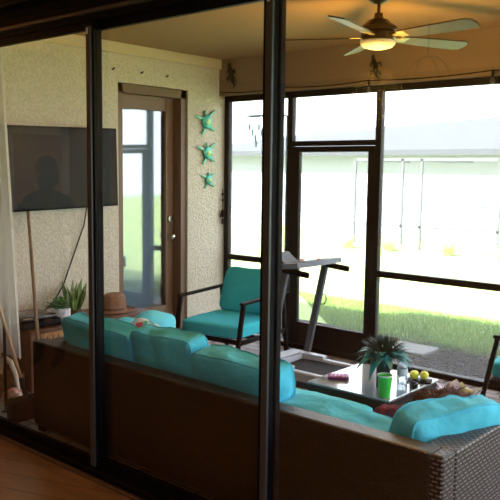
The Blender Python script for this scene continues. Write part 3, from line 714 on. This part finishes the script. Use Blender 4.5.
for k in range(330):
    a = rd.uniform(0, 6.28); e = rd.uniform(.2, 1.5); L = rd.uniform(.10, .165)
    base = Vector((math.cos(a)*.02, math.sin(a)*.02, .18)); t = base+Vector((math.cos(a)*math.cos(e)*L, math.sin(a)*math.cos(e)*L, math.sin(e)*L))
    b2.leaf(base, t, .009, .03, 4, .0008)
b.build('broad_leaves', M_tl, va, smooth=True); b2.build('fern_fronds', M_dk, va)
for x, y, z in ((.03, -.07, .26), (.07, -.02, .25), (.0, -.085, .22)): MB().ell((x, y, z), .006, .006, .006, 8).build('white_berry', M_white, va, smooth=True)
bo = thing('water_bottle', 'clear plastic water bottle with blue cap behind the green cup', 'bottle', (-2.145, 3.845, TZ))
MB().lathe([(0, 0), (.028, 0), (.031, .008), (.031, .10), (.028, .125), (.013, .145), (.013, .155)], 24).build('bottle_body', mat('clear plastic', (.75, .85, .92), .1, trans=.75), bo, smooth=True)
MB().lathe([(.032, .05), (.032, .09)], 24).build('paper_label', mat('pale label', (.6, .7, .8), .5), bo, smooth=True)
MB().lathe([(.016, .148), (.016, .17), (.014, .173), (0, .173)], 20).build('blue_cap', mat('blue plastic', (.02, .25, .5), .35), bo, smooth=True)
tag(center(MB().box(-.085, .06, -.055, .05, 0, .012, .008, Matrix.Translation((-2.075, 3.955, TZ)) @ Matrix.Rotation(R(20), 4, 'Z'), seg=2).build('black_tray', M_black, smooth=True)), 'flat black tray under the yellow lemons on the table', 'tray')
M_lemon = mat('lemon peel', (.60, .62, .04), .45, bump=(90, .3, .005))
for x, y, l in ((-2.115, 3.935, 'left yellow lemon in the black tray'), (-2.065, 3.965, 'right yellow lemon in the black tray')):
    tag(MB().lathe([(0, -.036), (.006, -.034), (.020, -.024), (.027, 0), (.020, .024), (.006, .034), (0, .037)], 18).build('lemon', M_lemon, smooth=True), l, 'lemon', 'lemons on the coffee table')
    o = bpy.context.scene.objects[-1] if False else COL.objects[-1]
    o.location = (x, y, TZ+.012+.027); o.rotation_euler = (R(90), 0, R(random.uniform(0, 90)))
tag(MB().lathe([(0, 0), (.022, 0), (.026, .03), (.024, .03), (.02, .004), (0, .004)], 20).build('small_glass', M_vase, smooth=True), 'tiny dark glass bowl on the table right edge', 'bowl').location = (-2.045, 3.80, TZ)

# flower pot by the sofa arm
fp = thing('potted_plant', 'potted plant with pale green and lilac variegated leaves beside the coffee table', 'plant', (-1.74, 3.74, 0))
fp.scale = (1.12,)*3
MB().lathe([(0, 0), (.09, 0), (.11, .25), (.12, .40), (.11, .40), (.10, .37), (0, .37)], 24).build('pot', mat('sage ceramic', (.30, .36, .22), .5), fp, smooth=True)
b = MB(); b2 = MB(); rd = random.Random(5)
for k in range(44):
    a = rd.uniform(0, 6.28); e = rd.uniform(.2, 1.3); L = rd.uniform(.12, .20)
    base = Vector((math.cos(a)*.04, math.sin(a)*.04, .37)); t = base+Vector((math.cos(a)*math.cos(e)*L, math.sin(a)*math.cos(e)*L, math.sin(e)*L*.95))
    (b if k % 2 else b2).leaf(base, t, .05, rd.uniform(.02, .10), 5, .001)
b.build('pale_green_leaves', mat('pale green leaf', (.45, .5, .22), .5, col2=(.65, .65, .45), nscale=20), fp, smooth=True)
b2.build('lilac_leaves', mat('lilac leaf', (.32, .24, .38), .5, col2=(.6, .55, .62), nscale=20), fp, smooth=True)

# ---- left corner: drape, poles, basket, cloths
cur = MB(); nx, nz = 60, 24; rows = []
for j in range(nz+1):
    t = j/nz; z = 2.66-t*(2.66-.35); wid = .42+.14*t**.8; x0 = -4.79
    rows.append([cur.bm.verts.new((x0-.28+(wid)*(i/nx)+.0, 2.72+.028*math.sin(i/nx*math.pi*11+t*1.2)*(1-.3*t)+.05*t, z)) for i in range(nx+1)])
for j in range(nz):
    for i in range(nx): cur.bm.faces.new((rows[j][i], rows[j][i+1], rows[j+1][i+1], rows[j+1][i]))
dro = cur.build('sheer_curtain', M_drape, smooth=True)
sld = dro.modifiers.new('thickness', 'SOLIDIFY'); sld.thickness = .0015
tag(center(dro), 'pale translucent curtain hanging at the far left in front of the television', 'curtain')
rod = MB().tube([(-5.16, 2.72, 2.68), (-4.45, 2.72, 2.68)], .012).ell((-4.44, 2.72, 2.68), .02, .02, .02).build('curtain_rod', M_bronze, smooth=True)
tag(center(rod), 'dark curtain rod at the left end above the pale curtain', 'rod')
tag(center(MB().tube([(-5.145, 3.24, 1.36), (-4.59, 2.945, .53), (-4.24, 2.76, 0.01)], [.012, .013, .014], 8).build('bamboo_pole', mat('brown bamboo', (.16, .09, .04), .5, col2=(.26, .16, .07), nscale=6), smooth=True)), 'thin brown bamboo pole leaning on the wall below the television', 'pole')
bm_ = thing('broom', 'broom with light wooden handle leaning in the left corner', 'broom', (-4.37, 2.68, 0))
MB().tube([(-.01, 0, .26), (-.27, -.18, 1.35)], .011, 8).build('handle', mat('light wood handle', (.50, .33, .18), .5), bm_, smooth=True)
MB().tube([(.045, 0, .14), (-.01, 0, .26)], .016, 8).build('socket', M_black, bm_, smooth=True)
MB().prism([(-.03, -.10), (.10, -.14), (.10, .14), (-.03, .10)], .0, .13).build('bristles', M_black, bm_)
tag(center(MB().tube([(-4.51, 2.64, .0), (-4.51, 2.64, .62)], .010).lathe([(.03, 0), (.03, .012), (0, .014)], 16, (-4.51, 2.64, 0)).build('black_stand', M_black, smooth=True)), 'slim black upright stand between basket and curtain', 'stand')
bk = thing('woven_basket', 'brown woven basket with white curved handle on the floor at far left', 'basket', (-4.83, 2.865, 0))
bk.scale = (.85,)*3
MB().lathe([(0, 0), (.10, 0), (.12, .05), (.12, .20), (.115, .20), (.11, .02), (0, .02)], 24).build('basket_body', mat('tan wicker', (.30, .20, .12), .8, bump=(60, 1, .02), col2=(.12, .07, .04), nscale=30), bk, smooth=True)
MB().tube([(-.11, -.02, .18), (-.10, -.02, .27), (-.04, -.02, .33), (.05, -.02, .31), (.12, -.02, .22), (.17, -.02, .08)], [.014, .018, .022, .024, .02, .012], 8).build('white_handle', M_white, bk, smooth=True)
M_mat = mat('blue grey pebbled rug', (.25, .28, .33), .9, col2=(.5, .52, .56), nscale=60)
tag(center(MB().box(-4.98, -4.30, 2.56, 3.10, 0, .008, .003).build('door_mat', M_mat)), 'blue-grey speckled mat on the floor left of the sofa', 'mat')
sh = mat('red and white cloth', (.45, .015, .03), .9, col2=(.8, .75, .72), nscale=16)
b = blanket('folded_cloth', 'crumpled red and white cloth on the mat at far left', (-4.66, 2.79, .055), .15, .12, .09, sh, 9, .02, R(20)); b['category'] = 'cloth'
tag(MB().ell((0, 0, .025), .045, .035, .025).build('blue_ball', mat('blue rubber', (.02, .12, .45), .4), smooth=True), 'small blue rubber toy on the mat near the door track', 'toy').location = (-4.50, 2.66, .008)

# ================================================================ INSIDE THE ROOM (reflected things and added uplights)
def uplight(loc, label, e):  # unseen uplights added to warm the room for the glass reflections
    t = thing('added_uplight', label, 'lamp', loc)
    MB().lathe([(0, 0), (.14, 0), (.14, .02), (.02, .03), (0, .03)], 24).build('base', M_bronze, t, smooth=True)
    MB().tube([(0, 0, .02), (0, 0, 1.85)], .012).build('pole', M_bronze, t, smooth=True)
    MB().lathe([(.02, 1.82), (.10, 1.86), (.17, 1.94), (.165, 1.945), (.09, 1.87), (.02, 1.84)], 24).build('lamp_shade', M_bronze, t, smooth=True)
    ld = bpy.data.lights.new('added_warm_light', 'AREA'); ld.shape = 'DISK'; ld.size = .24; ld.energy = e; ld.color = (1, .62, .27)
    lo = bpy.data.objects.new('added_warm_light', ld); COL.objects.link(lo); lo.parent = t; lo.location = (0, 0, 1.93); lo.rotation_euler = (math.pi, 0, 0)
uplight((-1.3, -1.9, 0), 'bronze torchiere added unseen behind the camera on the right to warm the room', 30)
uplight((-6.7, 1.75, 0), 'bronze torchiere added unseen at the room left wall to warm the room', 22)
pl = thing('pendant_lamp', 'dark domed pendant lamp hanging in the room, mirrored in the glass', 'lamp', (-2.95, -.7, 2.9))
MB().tube([(0, 0, 0), (0, 0, -.30)], .006, 8).build('cord', M_black, pl)
MB().tube([(-.20*math.cos(a_), .0, -.50+.20*math.sin(a_)) for a_ in [math.pi*k/12 for k in range(13)]], .006, 8).tube([(0, -.20*math.cos(a_), -.50+.20*math.sin(a_)) for a_ in [math.pi*k/12 for k in range(13)]], .006, 8).build('cage', M_black, pl, smooth=True)

# person standing in the room, mirrored in the glass
def person():
    t = bpy.data.meshes.new('person'); o = bpy.data.objects.new('person', t); COL.objects.link(o)
    V = [((0, 0, .95), (.15, .11)), ((0, 0, 1.12), (.145, .10)), ((0, 0, 1.30), (.17, .11)), ((0, 0, 1.42), (.12, .085)), ((0, .01, 1.50), (.055, .055)), ((0, .02, 1.58), (.075, .085)), ((0, .02, 1.67), (.078, .09)), ((0, .02, 1.74), (.05, .06)),
         ((-.19, 0, 1.41), (.055, .055)), ((-.25, .03, 1.14), (.042, .042)), ((-.16, .24, 1.22), (.032, .032)), ((-.10, .30, 1.30), (.03, .018)),
         ((.19, 0, 1.41), (.055, .055)), ((.25, .03, 1.14), (.042, .042)), ((.16, .24, 1.22), (.032, .032)), ((.10, .30, 1.30), (.03, .018)),
         ((-.09, 0, .86), (.09, .09)), ((-.10, .01, .48), (.058, .058)), ((-.10, -.01, .09), (.04, .04)), ((-.10, .14, .035), (.035, .025)),
         ((.09, 0, .86), (.09, .09)), ((.10, .01, .48), (.058, .058)), ((.10, -.01, .09), (.04, .04)), ((.10, .14, .035), (.035, .025))]
    E = [(0, 1), (1, 2), (2, 3), (3, 4), (4, 5), (5, 6), (6, 7), (3, 8), (8, 9), (9, 10), (10, 11), (3, 12), (12, 13), (13, 14), (14, 15), (0, 16), (16, 17), (17, 18), (18, 19), (0, 20), (20, 21), (21, 22), (22, 23)]
    n0 = len(V)
    for sx, root in ((-1, 11), (1, 15)):   # fingers curled round the camera
        for k in range(5):
            bx, by, bz = V[root][0]; dz = (.028-.014*k) if k < 4 else -.02
            a = (bx+sx*-.01, by+.02, bz+dz); b_ = (bx-sx*.02, by+.055 if k < 4 else by+.02, bz+dz); c = (bx-sx*.045, by+.05 if k < 4 else by+.01, bz+dz+(.0 if k < 4 else .03))
            i = len(V); V.extend([(a, (.009, .009)), (b_, (.008, .008)), (c, (.007, .007))]); E.extend([(root, i), (i, i+1), (i+1, i+2)])
    t.from_pydata([v[0] for v in V], E, [])
    md = o.modifiers.new('skin', 'SKIN'); md.use_smooth_shade = True
    for i, v in enumerate(t.skin_vertices[0].data): v.radius = V[i][1]; v.use_root = (i == 0)
    sb = o.modifiers.new('sub', 'SUBSURF'); sb.levels = 1; sb.render_levels = 1
    t.materials.append(mat('dark clothes', (.02, .022, .03), .9))
    o.location = (-5.35, 1.27, 0); o.rotation_euler = (0, 0, R(-25))
    tag(o, 'person in dark clothes holding a camera, mirrored over the television', 'person')
    b = MB().ell((0, .0, 1.68), .092, .105, .10, 16).ell((0, -.03, 1.60), .088, .08, .10, 16)
    b.build('hair', mat('dark hair', (.012, .01, .01), .6), o, smooth=True)
    b = MB().ell((0, .125, 1.615), .014, .02, .022, 8); b.build('nose', mat('skin', (.35, .2, .14), .6), o, smooth=True)
person()
tag(center(MB().box(-5.35+.085, -5.35+.205, 1.56, 1.63, 1.27, 1.35, .006).lathe([(.03, 0), (.03, .05), (.026, .05), (0, .04)], 16, (-5.35+.145, 1.60, 1.35)).build('photo_camera', M_black)), 'black camera held by the person mirrored in the glass', 'camera')
